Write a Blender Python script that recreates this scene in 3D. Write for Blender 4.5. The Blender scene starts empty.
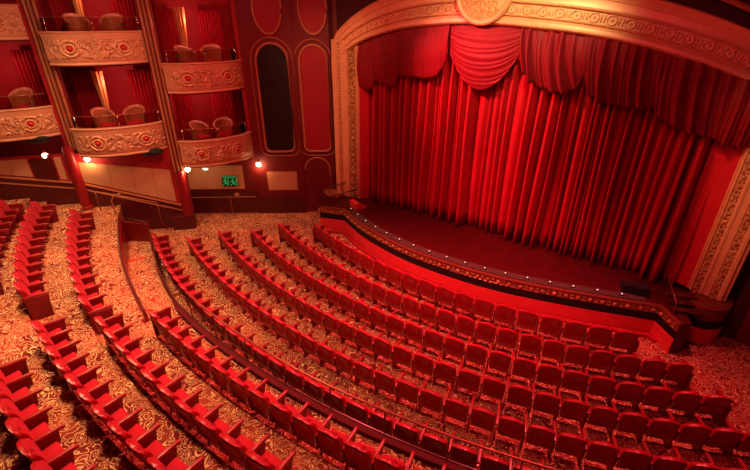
import bpy, bmesh, math, random
from math import sin, cos, pi, radians, sqrt, atan2
from mathutils import Matrix, Vector, noise
random.seed(4)
S = bpy.context.scene
COL = S.collection

# ------------------------------------------------------------------ helpers
def link(name, mesh, mat=None, parent=None):
    o = bpy.data.objects.new(name, mesh)
    COL.objects.link(o)
    if mat is not None and mesh is not None and not mesh.materials:
        mesh.materials.append(mat)
    if parent is not None:
        o.parent = parent
    return o

def fin(name, bm, mat, parent=None, smooth=False, ang=None):
    bmesh.ops.recalc_face_normals(bm, faces=bm.faces[:])
    me = bpy.data.meshes.new(name)
    bm.to_mesh(me); bm.free()
    if smooth:
        for p in me.polygons: p.use_smooth = True
        if ang: 
            try: me.set_sharp_from_angle(angle=radians(ang))
            except Exception: pass
    return link(name, me, mat, parent)

def empty(name, loc=(0, 0, 0), rz=0.0, label=None, cat=None, group=None):
    o = bpy.data.objects.new(name, None)
    o.empty_display_size = .2
    COL.objects.link(o)
    o.location = loc; o.rotation_euler = (0, 0, rz)
    tag(o, label, cat, group)
    return o

def tag(o, label=None, cat=None, group=None, kind=None):
    if label: o['label'] = label
    if cat: o['category'] = cat
    if group: o['group'] = group
    if kind: o['kind'] = kind
    return o

def copy_tree(o, parent=None):
    c = o.copy(); COL.objects.link(c)
    if parent is not None: c.parent = parent
    for ch in list(o.children): copy_tree(ch, c)
    return c

def box(bm, c, s, rz=0.0, bev=0.0):
    r = bmesh.ops.create_cube(bm, size=1.0)
    vs = r['verts']
    M = Matrix.Translation(c) @ Matrix.Rotation(rz, 4, 'Z') @ Matrix.Diagonal((s[0], s[1], s[2], 1))
    bmesh.ops.transform(bm, matrix=M, verts=vs)
    if bev > 0:
        es = list({e for v in vs for e in v.link_edges})
        bmesh.ops.bevel(bm, geom=es, offset=bev, segments=2, affect='EDGES', profile=.5)

def tube(bm, pts, r, n=8, cap=True):
    pts = [Vector(p) for p in pts]
    rings = []
    for i, p in enumerate(pts):
        if i == 0: t = pts[1] - p
        elif i == len(pts) - 1: t = p - pts[i - 1]
        else: t = (pts[i + 1] - pts[i - 1])
        t.normalize()
        a = t.cross(Vector((0, 0, 1)))
        if a.length < 1e-3: a = t.cross(Vector((1, 0, 0)))
        a.normalize(); b = a.cross(t)
        rr = r[i] if isinstance(r, (list, tuple)) else r
        rings.append([bm.verts.new(p + (a * cos(2 * pi * k / n) + b * sin(2 * pi * k / n)) * rr) for k in range(n)])
    for A, B in zip(rings, rings[1:]):
        for k in range(n):
            bm.faces.new((A[k], A[(k + 1) % n], B[(k + 1) % n], B[k]))
    if cap:
        bm.faces.new(rings[0][::-1]); bm.faces.new(rings[-1])

def ball(bm, c, r, u=10, v=7, sc=(1, 1, 1)):
    R = bmesh.ops.create_uvsphere(bm, u_segments=u, v_segments=v, radius=1.0)
    bmesh.ops.transform(bm, matrix=Matrix.Translation(c) @ Matrix.Diagonal((r * sc[0], r * sc[1], r * sc[2], 1)), verts=R['verts'])

def slab_xz(bm, outline, y0, y1, bev=.0, seg=2):
    """closed outline in the x-z plane, extruded from y0 to y1, rims bevelled"""
    a = [bm.verts.new((x, y0, z)) for x, z in outline]
    b = [bm.verts.new((x, y1, z)) for x, z in outline]
    n = len(a)
    fa = bm.faces.new(a); fb = bm.faces.new(b[::-1])
    for i in range(n):
        bm.faces.new((a[i], a[(i + 1) % n], b[(i + 1) % n], b[i]))
    if bev > 0:
        es = list(fa.edges) + list(fb.edges)
        bmesh.ops.bevel(bm, geom=es, offset=bev, segments=seg, affect='EDGES', profile=.5)
    return bm

def prism(bm, poly, z0, z1):
    """closed plan polygon extruded from z0 to z1"""
    a = [bm.verts.new((x, y, z0)) for x, y in poly]
    b = [bm.verts.new((x, y, z1)) for x, y in poly]
    n = len(a)
    bm.faces.new(a[::-1]); bm.faces.new(b)
    for i in range(n): bm.faces.new((a[i], a[(i + 1) % n], b[(i + 1) % n], b[i]))

def sweep(bm, path, prof, closed=True, cap=True):
    """sweep profile [(offset to the right of travel, z)] along a plan polyline with mitred corners"""
    P = [Vector((p[0], p[1])) for p in path]
    n = len(P); rings = []
    for i, p in enumerate(P):
        d0 = (P[i] - P[i - 1]).normalized() if i > 0 else (P[1] - P[0]).normalized()
        d1 = (P[i + 1] - P[i]).normalized() if i < n - 1 else d0
        n0 = Vector((d0.y, -d0.x)); n1 = Vector((d1.y, -d1.x))
        m = (n0 + n1).normalized(); k = 1 / max(.35, m.dot(n0))
        zb = path[i][2] if len(path[i]) > 2 else 0
        rings.append([bm.verts.new((p.x + m.x * o * k, p.y + m.y * o * k, z + zb)) for o, z in prof])
    q = len(prof)
    for A, B in zip(rings, rings[1:]):
        for k in range(q if closed else q - 1):
            bm.faces.new((A[k], A[(k + 1) % q], B[(k + 1) % q], B[k]))
    if closed and cap:
        bm.faces.new(rings[0][::-1]); bm.faces.new(rings[-1])

def grid(bm, rows):
    V = [[bm.verts.new(p) for p in r] for r in rows]
    for A, B in zip(V, V[1:]):
        for i in range(len(A) - 1):
            bm.faces.new((A[i], A[i + 1], B[i + 1], B[i]))

def spline(pts, n):
    """Catmull-Rom through 2D points, n samples per span"""
    P = [pts[0]] + list(pts) + [pts[-1]]
    out = []
    for i in range(1, len(P) - 2):
        p0, p1, p2, p3 = P[i - 1], P[i], P[i + 1], P[i + 2]
        for k in range(n):
            t = k / n
            out.append(tuple(.5 * (2 * b + (c - a) * t + (2 * a - 5 * b + 4 * c - d) * t * t + (-a + 3 * b - 3 * c + d) * t ** 3)
                             for a, b, c, d in zip(p0, p1, p2, p3)))
    out.append(tuple(pts[-1]))
    return out

ONES = ['zero', 'first', 'second', 'third', 'fourth', 'fifth', 'sixth', 'seventh', 'eighth', 'ninth', 'tenth', 'eleventh', 'twelfth',
        'thirteenth', 'fourteenth', 'fifteenth', 'sixteenth', 'seventeenth', 'eighteenth', 'nineteenth']
def ordinal(n):
    if n < 20: return ONES[n]
    t, o = divmod(n, 10)
    if o == 0: return {2: 'twentieth', 3: 'thirtieth', 4: 'fortieth'}[t]
    return {2: 'twenty', 3: 'thirty', 4: 'forty'}[t] + '-' + ONES[o]

# ------------------------------------------------------------------ materials
def newmat(name):
    m = bpy.data.materials.new(name); m.use_nodes = True
    nt = m.node_tree
    return m, nt, nt.nodes['Principled BSDF']

def pmat(name, c1, c2=None, rough=.6, metal=0.0, scale=6.0, bump=0.0, bscale=40.0, sheen=0.0, spec=.5, coat=0.0):
    m, nt, b = newmat(name)
    c2 = c2 or tuple(x * .75 for x in c1)
    tc = nt.nodes.new('ShaderNodeTexCoord')
    nz = nt.nodes.new('ShaderNodeTexNoise'); nz.inputs['Scale'].default_value = scale; nz.inputs['Detail'].default_value = 4
    nt.links.new(tc.outputs['Object'], nz.inputs['Vector'])
    rp = nt.nodes.new('ShaderNodeValToRGB')
    rp.color_ramp.elements[0].position = .3; rp.color_ramp.elements[1].position = .7
    rp.color_ramp.elements[0].color = (*c1, 1); rp.color_ramp.elements[1].color = (*c2, 1)
    nt.links.new(nz.outputs['Fac'], rp.inputs['Fac'])
    nt.links.new(rp.outputs['Color'], b.inputs['Base Color'])
    b.inputs['Roughness'].default_value = rough; b.inputs['Metallic'].default_value = metal
    b.inputs['Specular IOR Level'].default_value = spec
    if sheen: 
        b.inputs['Sheen Weight'].default_value = sheen
        b.inputs['Sheen Tint'].default_value = (1, .10, .14, 1)
    if coat: b.inputs['Coat Weight'].default_value = coat; b.inputs['Coat Roughness'].default_value = .15
    if bump:
        n2 = nt.nodes.new('ShaderNodeTexNoise'); n2.inputs['Scale'].default_value = bscale; n2.inputs['Detail'].default_value = 3
        nt.links.new(tc.outputs['Object'], n2.inputs['Vector'])
        bp = nt.nodes.new('ShaderNodeBump'); bp.inputs['Strength'].default_value = bump; bp.inputs['Distance'].default_value = .02
        nt.links.new(n2.outputs['Fac'], bp.inputs['Height']); nt.links.new(bp.outputs['Normal'], b.inputs['Normal'])
    return m

def scroll_nodes(nt, scale, freq, dist, lo, hi):
    """swirling line pattern: contour lines of a distorted noise field"""
    tc = nt.nodes.new('ShaderNodeTexCoord')
    nz = nt.nodes.new('ShaderNodeTexNoise'); nz.inputs['Scale'].default_value = scale
    nz.inputs['Detail'].default_value = 1.0; nz.inputs['Distortion'].default_value = dist
    nt.links.new(tc.outputs['Object'], nz.inputs['Vector'])
    mu = nt.nodes.new('ShaderNodeMath'); mu.operation = 'MULTIPLY'; mu.inputs[1].default_value = freq
    nt.links.new(nz.outputs['Fac'], mu.inputs[0])
    pp = nt.nodes.new('ShaderNodeMath'); pp.operation = 'PINGPONG'; pp.inputs[1].default_value = 1.0
    nt.links.new(mu.outputs[0], pp.inputs[0])
    rp = nt.nodes.new('ShaderNodeValToRGB'); rp.color_ramp.elements[0].position = lo; rp.color_ramp.elements[1].position = hi
    nt.links.new(pp.outputs[0], rp.inputs['Fac'])
    return tc, rp

def carpet_mat():
    m, nt, b = newmat('swirl_carpet')
    tc, rp = scroll_nodes(nt, 3.6, 17.0, 1.5, .62, .90)
    n2 = nt.nodes.new('ShaderNodeTexNoise'); n2.inputs['Scale'].default_value = 1.6; n2.inputs['Detail'].default_value = 3
    nt.links.new(tc.outputs['Object'], n2.inputs['Vector'])
    r2 = nt.nodes.new('ShaderNodeValToRGB')
    r2.color_ramp.elements[0].position = .38; r2.color_ramp.elements[1].position = .62
    r2.color_ramp.elements[0].color = (.15, .010, .014, 1); r2.color_ramp.elements[1].color = (.36, .07, .035, 1)
    nt.links.new(n2.outputs['Fac'], r2.inputs['Fac'])
    mx = nt.nodes.new('ShaderNodeMix'); mx.data_type = 'RGBA'
    nt.links.new(rp.outputs['Color'], mx.inputs['Factor'])
    nt.links.new(r2.outputs['Color'], mx.inputs['A']); mx.inputs['B'].default_value = (.98, .70, .34, 1)
    nt.links.new(mx.outputs['Result'], b.inputs['Base Color'])
    b.inputs['Roughness'].default_value = .95; b.inputs['Specular IOR Level'].default_value = .1
    bp = nt.nodes.new('ShaderNodeBump'); bp.inputs['Strength'].default_value = .25; bp.inputs['Distance'].default_value = .01
    nt.links.new(rp.outputs['Color'], bp.inputs['Height']); nt.links.new(bp.outputs['Normal'], b.inputs['Normal'])
    return m

def relief_gold(name, c1, c2, scale, freq, bump=.9):
    m, nt, b = newmat(name)
    tc, rp = scroll_nodes(nt, scale, freq, 1.8, .25, .75)
    mx = nt.nodes.new('ShaderNodeMix'); mx.data_type = 'RGBA'
    nt.links.new(rp.outputs['Color'], mx.inputs['Factor'])
    mx.inputs['A'].default_value = (*c2, 1); mx.inputs['B'].default_value = (*c1, 1)
    nt.links.new(mx.outputs['Result'], b.inputs['Base Color'])
    b.inputs['Roughness'].default_value = .45; b.inputs['Metallic'].default_value = .15
    bp = nt.nodes.new('ShaderNodeBump'); bp.inputs['Strength'].default_value = bump; bp.inputs['Distance'].default_value = .03
    nt.links.new(rp.outputs['Color'], bp.inputs['Height']); nt.links.new(bp.outputs['Normal'], b.inputs['Normal'])
    return m

def emit(name, col, st):
    m, nt, b = newmat(name)
    b.inputs['Base Color'].default_value = (*col, 1)
    b.inputs['Emission Color'].default_value = (*col, 1); b.inputs['Emission Strength'].default_value = st
    return m

def glass_mat():
    m = bpy.data.materials.new('balustrade_glass'); m.use_nodes = True
    nt = m.node_tree; nt.nodes.clear()
    out = nt.nodes.new('ShaderNodeOutputMaterial'); mx = nt.nodes.new('ShaderNodeMixShader')
    tr = nt.nodes.new('ShaderNodeBsdfTransparent'); tr.inputs['Color'].default_value = (.86, .78, .75, 1)
    gl = nt.nodes.new('ShaderNodeBsdfGlossy'); gl.inputs['Roughness'].default_value = .03
    fr = nt.nodes.new('ShaderNodeFresnel'); fr.inputs['IOR'].default_value = 1.35
    nt.links.new(fr.outputs[0], mx.inputs[0]); nt.links.new(tr.outputs[0], mx.inputs[1]); nt.links.new(gl.outputs[0], mx.inputs[2])
    nt.links.new(mx.outputs[0], out.inputs['Surface'])
    return m

M = {}
M['carpet'] = carpet_mat()
M['velvet'] = pmat('red_velvet', (.40, .007, .026), (.33, .005, .020), rough=.75, scale=9, bump=.15, bscale=120, sheen=.25, spec=.25)
M['shell'] = pmat('lacquered_red_back', (.40, .012, .022), (.33, .009, .017), rough=.33, scale=5, spec=.6)
M['inset'] = pmat('dark_red_back_cloth', (.40, .006, .020), (.34, .005, .016), rough=.7, scale=14, sheen=.15, spec=.3)
M['arm'] = pmat('polished_red_arm', (.34, .022, .02), (.25, .013, .014), rough=.32, scale=8, spec=.6)
M['side'] = pmat('dark_red_side', (.22, .007, .010), (.17, .005, .008), rough=.5, scale=6)
M['chrome'] = pmat('bright_metal', (.7, .6, .5), (.6, .5, .42), rough=.25, metal=1, scale=20)
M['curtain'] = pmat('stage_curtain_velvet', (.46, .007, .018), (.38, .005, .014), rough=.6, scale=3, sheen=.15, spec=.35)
M['swag'] = pmat('shaded_swag_velvet', (.24, .003, .011), (.19, .002, .009), rough=.6, scale=3, sheen=.25, spec=.35)  # velvet colour darkened to stand in for shade on the valance
M['gold'] = pmat('warm_gold_plaster', (.86, .54, .27), (.78, .45, .21), rough=.42, metal=.15, scale=5, bump=.1, bscale=30)
M['goldpale'] = pmat('pale_gold_plaster', (.86, .64, .34), (.80, .56, .27), rough=.45, metal=.1, scale=4)
M['goldrel'] = relief_gold('gilt_scroll_relief', (.80, .47, .26), (.40, .17, .08), 7.5, 6.0, .5)
M['goldfine'] = relief_gold('fine_gilt_relief', (.85, .55, .2), (.34, .15, .04), 11, 6)
M['peach'] = pmat('peach_gilt_plaster', (.70, .38, .21), (.64, .34, .18), rough=.45, scale=4, bump=.08, bscale=25)
M['goldmed'] = relief_gold('medallion_relief', (.92, .66, .28), (.62, .36, .12), 7, 5, .7)
M['reveal'] = pmat('glossy_red_reveal', (.60, .015, .03), (.52, .012, .025), rough=.4, scale=2)
M['ledge'] = pmat('very_dark_red_ledge', (.085, .003, .006), (.065, .002, .005), rough=.7, scale=4, spec=.2)
M['plinthtop'] = pmat('brown_red_moulding', (.20, .05, .025), (.16, .035, .02), rough=.45, scale=4)
M['jewel'] = pmat('red_enamel', (.62, .02, .03), rough=.25, scale=3)
M['wallred'] = pmat('deep_red_wall', (.17, .006, .009), (.14, .005, .007), rough=.6, scale=2)
M['wallred2'] = pmat('box_lining_red', (.42, .010, .020), (.34, .007, .015), rough=.65, scale=2)
M['walldark'] = pmat('dark_upper_wall', (.055, .005, .004), (.04, .004, .003), rough=.7, scale=2)
M['panelred'] = pmat('bright_red_panel', (.36, .01, .025), (.30, .008, .02), rough=.6, scale=2)
M['black'] = pmat('black_recess', (.006, .005, .005), (.010, .009, .008), rough=.8, scale=6)
M['blackgloss'] = pmat('black_glass', (.006, .007, .006), (.012, .012, .009), rough=.45, scale=4)
M['trim'] = pmat('copper_trim', (.50, .20, .09), (.42, .16, .07), rough=.4, scale=6)
M['tan'] = pmat('tan_wall_panel', (.62, .34, .18), (.54, .29, .15), rough=.6, scale=2)
M['wood'] = pmat('dark_wainscot', (.10, .010, .010), (.07, .007, .007), rough=.35, scale=3)
M['column'] = pmat('red_column', (.28, .008, .014), (.23, .006, .011), rough=.4, scale=3)
M['stagered'] = pmat('stage_front_red', (.80, .05, .06), (.74, .04, .05), rough=.55, scale=3)
M['stagefloor'] = pmat('dark_red_stage_boards', (.085, .004, .006), (.06, .003, .004), rough=.45, scale=3)
M['trough'] = pmat('grey_footlight_trough', (.10, .075, .055), (.07, .05, .04), rough=.6, scale=9)
M['tub'] = pmat('bronze_tub_chair', (.38, .16, .07), (.30, .12, .05), rough=.4, scale=5)
M['drape'] = pmat('gold_drape', (.70, .42, .14), (.60, .34, .10), rough=.55, scale=4)
M['darkrail'] = pmat('dark_wood_rail', (.09, .022, .014), (.06, .014, .010), rough=.3, scale=9)
M['bronze'] = pmat('dark_bronze_rail', (.38, .12, .06), (.30, .09, .05), rough=.3, metal=.5, scale=9)
M['lamp'] = emit('warm_globe_glow', (1.0, .80, .50), 9.0)
M['foot'] = emit('footlight_glow', (1.0, .75, .6), .8)
M['green'] = emit('green_sign_glow', (.03, .50, .14), .35)
M['greenlamp'] = emit('pale_green_lamp_glow', (.55, 1.0, .60), 1.5)
M['signback'] = pmat('dark_sign_face', (.008, .03, .015), rough=.5)
M['glass'] = glass_mat()

# ------------------------------------------------------------------ camera
FPX, TH, RO, PH = 425.4673, .4791, .0049, -.6611118
CAM = Vector((5.5967, -12.9800, 7.82))
def tohouse(v):
    return Vector((cos(PH) * v.x + sin(PH) * v.y, -sin(PH) * v.x + cos(PH) * v.y, v.z))
fw = Vector((0, cos(TH), -sin(TH))); r0 = Vector((1, 0, 0)); u0 = r0.cross(fw)
rt = r0 * cos(RO) + u0 * sin(RO); up = rt.cross(fw)
fw, rt, up = tohouse(fw), tohouse(rt), tohouse(up)
cd = bpy.data.cameras.new('camera'); cam = bpy.data.objects.new('camera', cd); COL.objects.link(cam)
cam.matrix_world = Matrix(((rt.x, up.x, -fw.x, CAM.x), (rt.y, up.y, -fw.y, CAM.y), (rt.z, up.z, -fw.z, CAM.z), (0, 0, 0, 1)))
cd.sensor_width = 36; cd.sensor_fit = 'HORIZONTAL'; cd.lens = 36 * FPX / 750; cd.clip_start = .1; cd.clip_end = 200
S.camera = cam

# ------------------------------------------------------------------ rows: centre, radius, floor height, pitch, first angle, count
ROWS = {
 1: ((-.38, 11.19), 15.05, 0.0, .583, -108.1, 19),
 2: ((-.61, 11.04), 15.91, 0.0, .5400, -110.35, 25),
 3: ((-.82, 11.25), 17.07, 0.0, .5470, -109.9, 27),
 4: ((-1.09, 11.60), 18.35, 0.0, .5430, -110.1, 30),
 5: ((-1.35, 11.92), 19.62, 0.0, .5460, -109.3, 31),
 6: ((-1.40, 11.20), 19.91, 0.0, .5550, -112.4, 29),
 7: ((-1.28, 11.33), 21.41, .95, .5300, -95.6, 15),
 8: ((-1.06, 10.88), 21.94, 1.18, .5740, -96.8, 11),
 9: ((-1.42, 11.13), 23.12, 1.40, .5350, -96.8, 10),
 10: ((-.52, 11.39), 24.30, 1.58, .5530, -96.1, 7),
 80: ((-.34, 11.29), 22.53, 1.18, .5800, -116.1, 11),
 90: ((-.63, 11.44), 23.64, 1.40, .5600, -117.0, 11),
 100: ((-.60, 11.44), 24.52, 1.58, .5500, -117.2, 9),
}
def rpt(k, a, dr=0.0):
    c, r = ROWS[k][0], ROWS[k][1] + dr
    return (c[0] + r * cos(radians(a)), c[1] + r * sin(radians(a)))
def arc(k, a0, a1, n, dr=0.0):
    return [rpt(k, a0 + (a1 - a0) * i / n, dr) for i in range(n + 1)]

# ------------------------------------------------------------------ floor and terraces
bm = bmesh.new(); box(bm, (-1, -4, -.1), (34, 34, .2))
tag(fin('floor', bm, M['carpet']), kind='structure')

def terrace(name, kin, kout, a0, a1, z0, z1, dri=.07, dro=.07, base=-.02, zfun=None):
    bm = bmesh.new(); n = 64
    inn = [rpt(kin, a0 + (a1 - a0) * i / n, dri(a0 + (a1 - a0) * i / n) if callable(dri) else dri) for i in range(n + 1)]; out = arc(kout, a0, a1, n, dro)
    V = []
    for i in range(n + 1):
        z = z0 + (z1 - z0) * i / n if zfun is None else zfun(a0 + (a1 - a0) * i / n)
        V.append([bm.verts.new((*inn[i], base)), bm.verts.new((*inn[i], z)), bm.verts.new((*out[i], z)), bm.verts.new((*out[i], base))])
    for A, B in zip(V, V[1:]):
        for k in range(4):
            bm.faces.new((A[k], A[(k + 1) % 4], B[(k + 1) % 4], B[k]))
    bm.faces.new(V[0]); bm.faces.new(V[-1][::-1])
    return tag(fin(name, bm, M['carpet']), kind='structure')
A_R = -60
def tw(a): return max(0, min(1, (a + 108.5) / 11))
def LWf(a): return .09 + .36 * tw(a)
def wtop(a): return .84 + .23 * tw(a)
def wth(a):
    t = max(0, min(1, (a + 98.6) / 2.0)); return .05 + .10 * t
def rtop(a): return 1.68 + .14 * max(0, min(1, (-84 - a) / 10))
def rwdr(a):
    return -.02 - .33 * max(0, min(1, (-97.2 - a) / 16)) ** .7
terrace('floor_tier_1', 6, 7, -97.2, A_R, .95, .95, dri=lambda a: LWf(a) + .03)
def rampz(a):                                        # sinks from the seat tier to the pit; one step on the way
    t = max(0, min(1, (a + 118.5) / 21.3))
    z = .06 + .82 * t
    return z + (.07 if a > -109.5 else 0)
terrace('floor_ramp', 6, 7, -118.6, -97.2, 0, 0, dri=lambda a: LWf(a) + .03, zfun=rampz)
terrace('floor_tier_2', 7, 8, -97.2, A_R, 1.18, 1.18)
terrace('floor_tier_6', 7, 8, -128, -97.2, 1.18, 1.18, dri=rwdr)
terrace('floor_tier_3', 8, 9, -130, A_R, 1.40, 1.40)
terrace('floor_tier_4', 9, 10, -131, A_R, 1.58, 1.58)
terrace('floor_tier_5', 10, 10, -132, A_R, 1.76, 1.76, dro=3.2)
# red nosing of the single step across the ramp
bm = bmesh.new()
for a in (-109.5,):
    p, q = rpt(6, a, .42), rpt(7, a, .03)
    tube(bm, [(*p, rampz(-109.4) + .0), (*q, rampz(-109.4) + .0)], .03, 6)
tag(fin('trim_1', bm, M['stagered']), kind='structure')

# ------------------------------------------------------------------ theatre seats
def back_outline(w, z0, z1, rise, rc=.09):
    """rounded back, crest arched by rise"""
    h = w / 2; out = [(-h + .02, z0), (h - .02, z0)]
    out.append((h, z0 + .12))
    n = 5
    for i in range(n + 1):
        t = pi / 2 * i / n
        out.append((h - rc + rc * cos(t), z1 - rise - rc + rc * sin(t)))
    for i in range(1, 8):
        x = (h - rc) * (1 - 2 * i / 8)
        out.append((x, z1 - rise * (x / (h - rc)) ** 2))
    for i in range(n + 1):
        t = pi / 2 + pi / 2 * i / n
        out.append((-h + rc + rc * cos(t), z1 - rise - rc + rc * sin(t)))
    out.append((-h, z0 + .12))
    return out
def lean(bm, k=.16, zr=.92):
    for v in bm.verts: v.co.y += (zr - v.co.z) * k + .75 * v.co.x ** 2 - .02

def seat_meshes(p, lowz=.28):
    w = p - .07
    ms = {}
    def keep(nm, bm, mat, smooth=True, ang=45):
        o = fin(nm, bm, M[mat], None, smooth, ang); me = o.data
        bpy.data.objects.remove(o); ms[nm] = me
    bm = bmesh.new(); slab_xz(bm, back_outline(w - .03, .42, .91, .045), .0, .065, .028, 3); lean(bm); keep('backrest', bm, 'velvet')
    bm = bmesh.new(); slab_xz(bm, back_outline(w, lowz, .935, .05), -.035, .012, .012, 2); lean(bm); keep('back_shell', bm, 'shell')
    bm = bmesh.new(); slab_xz(bm, back_outline(w - .08, .44, .88, .045, .06), -.043, -.03, .004, 1); lean(bm); keep('back_inset', bm, 'inset')
    # cushion: pillowed box
    bm = bmesh.new(); box(bm, (0, .235, .43), (p - .17, .25, .12), bev=.035)
    for v in bm.verts:
        if v.co.z > .45: v.co.z += .012 * cos((v.co.y - .28) * 6)
        v.co.z += (v.co.y - .28) * .10
    keep('seat', bm, 'velvet')
    bm = bmesh.new(); box(bm, (0, .235, .355), (p - .18, .21, .04), bev=.01)
    for v in bm.verts: v.co.z += (v.co.y - .28) * .10
    keep('seat_pan', bm, 'side')
    # shared arm between two seats
    bm = bmesh.new()
    ol = [(.02, .595), (.02, .64), (.10, .652), (.44, .652), (.50, .64), (.525, .61), (.515, .585), (.44, .585)]
    a = [bm.verts.new((-.027, y, z)) for y, z in ol]; b = [bm.verts.new((.027, y, z)) for y, z in ol]
    fa = bm.faces.new(a); fb = bm.faces.new(b[::-1])
    for i in range(len(ol)): bm.faces.new((a[i], a[(i + 1) % len(ol)], b[(i + 1) % len(ol)], b[i]))
    bmesh.ops.bevel(bm, geom=list(fa.edges) + list(fb.edges), offset=.012, segments=2, affect='EDGES', profile=.5)
    keep('armrest', bm, 'arm')
    bm = bmesh.new()
    ol = [(.10, 0), (.34, 0), (.34, .03), (.25, .10), (.40, .40), (.43, .59), (.06, .59), (.08, .35), (.13, .08)]
    a = [bm.verts.new((-.016, y, z)) for y, z in ol]; b = [bm.verts.new((.016, y, z)) for y, z in ol]
    bm.faces.new(a); bm.faces.new(b[::-1])
    for i in range(len(ol)): bm.faces.new((a[i], a[(i + 1) % len(ol)], b[(i + 1) % len(ol)], b[i]))
    keep('side_support', bm, 'side', False)
    bm = bmesh.new(); ol = [(.03, 0), (.44, 0), (.47, .40), (.50, .60), (.02, .60)]
    a = [bm.verts.new((-.03, y, z)) for y, z in ol]; b = [bm.verts.new((.03, y, z)) for y, z in ol]
    fa = bm.faces.new(a); fb = bm.faces.new(b[::-1])
    for i in range(len(ol)): bm.faces.new((a[i], a[(i + 1) % len(ol)], b[(i + 1) % len(ol)], b[i]))
    bmesh.ops.bevel(bm, geom=list(fa.edges) + list(fb.edges), offset=.012, segments=2, affect='EDGES', profile=.5)
    keep('end_panel', bm, 'side')
    bm = bmesh.new(); tube(bm, [(0, .13, .42), (0, -.012, .40), (0, -.02, .62)], .009, 6); keep('bracket', bm, 'chrome')
    return ms

def child(nm, me, par, x=0.0):
    o = bpy.data.objects.new(nm, me); COL.objects.link(o); o.parent = par; o.location = (x, 0, 0)
    return o

ROWNAME = {1: 'front row beside the stage', 2: 'second row from the stage', 3: 'third row from the stage', 4: 'fourth row from the stage',
           5: 'fifth row from the stage', 6: 'sixth row before the handrail', 7: 'first row behind the handrail', 8: 'second row behind the handrail',
           9: 'third row behind the handrail', 10: 'bottom left corner row', 80: 'far left block beside the ramp', 90: 'far left block middle row',
           100: 'far left block at picture edge'}
for k, (c, r, fz, p, a0, cnt) in ROWS.items():
    ms = seat_meshes(p, .28 if k < 7 else .10)
    da = math.degrees(p / r)
    end = 'far wall end' if k >= 80 else ('picture edge' if k == 10 else 'left end')
    proto = None
    for i in range(cnt):
        a = a0 + da * (i + .5)
        x, y = rpt(k, a)
        rz = atan2(-sin(radians(a)), -cos(radians(a))) - pi / 2
        if proto is None:
            t = empty('theatre_chair')
            b = child('backrest', ms['backrest'], t)
            s = child('back_shell', ms['back_shell'], b); 
            child('back_inset', ms['back_inset'], b)
            st = child('seat', ms['seat'], t); child('seat_pan', ms['seat_pan'], st)
            ar = child('armrest', ms['armrest'], t, -p / 2)
            sp = child('side_support', ms['side_support'], t, -p / 2)
            if k < 10: child('bracket', ms['bracket'], sp)
            proto = t
        else:
            t = copy_tree(proto)
        t.location = (x, y, fz); t.rotation_euler = (0, 0, rz)
        t['label'] = 'red theatre chair, %s from the %s, %s' % (ordinal(i + 1), end, ROWNAME[k])
        t['category'] = 'seat'
        t['group'] = 'theatre seats, ' + ROWNAME[k]
        if i == cnt - 1: last = t
        if i == 0: first = t
    child('armrest', ms['armrest'], last, p / 2)
    child('side_support', ms['side_support'], last, p / 2)
    ep = child('end_panel', ms['end_panel'], last, p / 2 + .012)
    ep = child('end_panel', ms['end_panel'], first, -p / 2 - .012)

# ------------------------------------------------------------------ low wall and handrail behind the sixth row
lw_as = [-113.5 + (A_R + 113.5) * i / 90 for i in range(91)]
lw_path = [(*rpt(6, a, LWf(a)), wtop(a)) for a in lw_as]
LW = .46
bm = bmesh.new(); rows = []
for a in lw_as:
    i0, i1 = rpt(6, a, LWf(a)), rpt(6, a, LWf(a) + wth(a)); z = wtop(a)
    rows.append([(*i0, -.05), (*i0, z), (*i1, z), (*i1, -.05), (*i0, -.05)])
grid(bm, rows)
tag(fin('trim_2', bm, M['ledge']), kind='structure')
bm = bmesh.new(); tube(bm, [(*rpt(6, a, LWf(a) + .01), wtop(a)) for a in lw_as], .022, 6)
tag(fin('trim_3', bm, M['darkrail']), kind='structure')
hr = empty('handrail', (*rpt(6, -84, LW), 1.07), 0, 'long thin bronze handrail on posts along the low wall behind the sixth row', 'handrail')
def loc_to(o, bm):
    bmesh.ops.translate(bm, verts=bm.verts[:], vec=-Vector(o.location))
bm = bmesh.new(); tube(bm, [(*q, rtop(a)) for q, a in [(rpt(6, a, LW), a) for a in [-95.2 + .8 * i for i in range(44)]]], .022, 8)
loc_to(hr, bm); fin('rail', bm, M['bronze'], hr, True)
for j in range(11):
    a = -95.0 + 3.25 * j
    q = rpt(6, a, LW)
    bm = bmesh.new(); tube(bm, [(*q, 1.07), (*q, rtop(a))], .013, 8); loc_to(hr, bm); fin('post', bm, M['darkrail'], hr, True)

# retaining wall of the upper tier along the ramp, with dark capping rail
rw = [rpt(7, a, rwdr(a) - .04) for a in [-116 + 18.4 * i / 40 for i in range(41)]]
bm = bmesh.new(); sweep(bm, rw, [(-.05, 0), (.05, 0), (.05, 1.21), (-.05, 1.21)])
tag(fin('trim_4', bm, M['column']), kind='structure')
cr = empty('capping_rail', (*rw[20], 1.21), 0, 'dark wooden capping rail along the top of the red ramp wall', 'rail')
bm = bmesh.new(); tube(bm, [(*q, 1.30) for q in rw], .03, 8); loc_to(cr, bm); fin('rail', bm, M['darkrail'], cr, True)
for j in range(0, 41, 5):
    bm = bmesh.new(); tube(bm, [(*rw[j], 1.20), (*rw[j], 1.30)], .012, 6); loc_to(cr, bm); fin('post', bm, M['darkrail'], cr, True)
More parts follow.
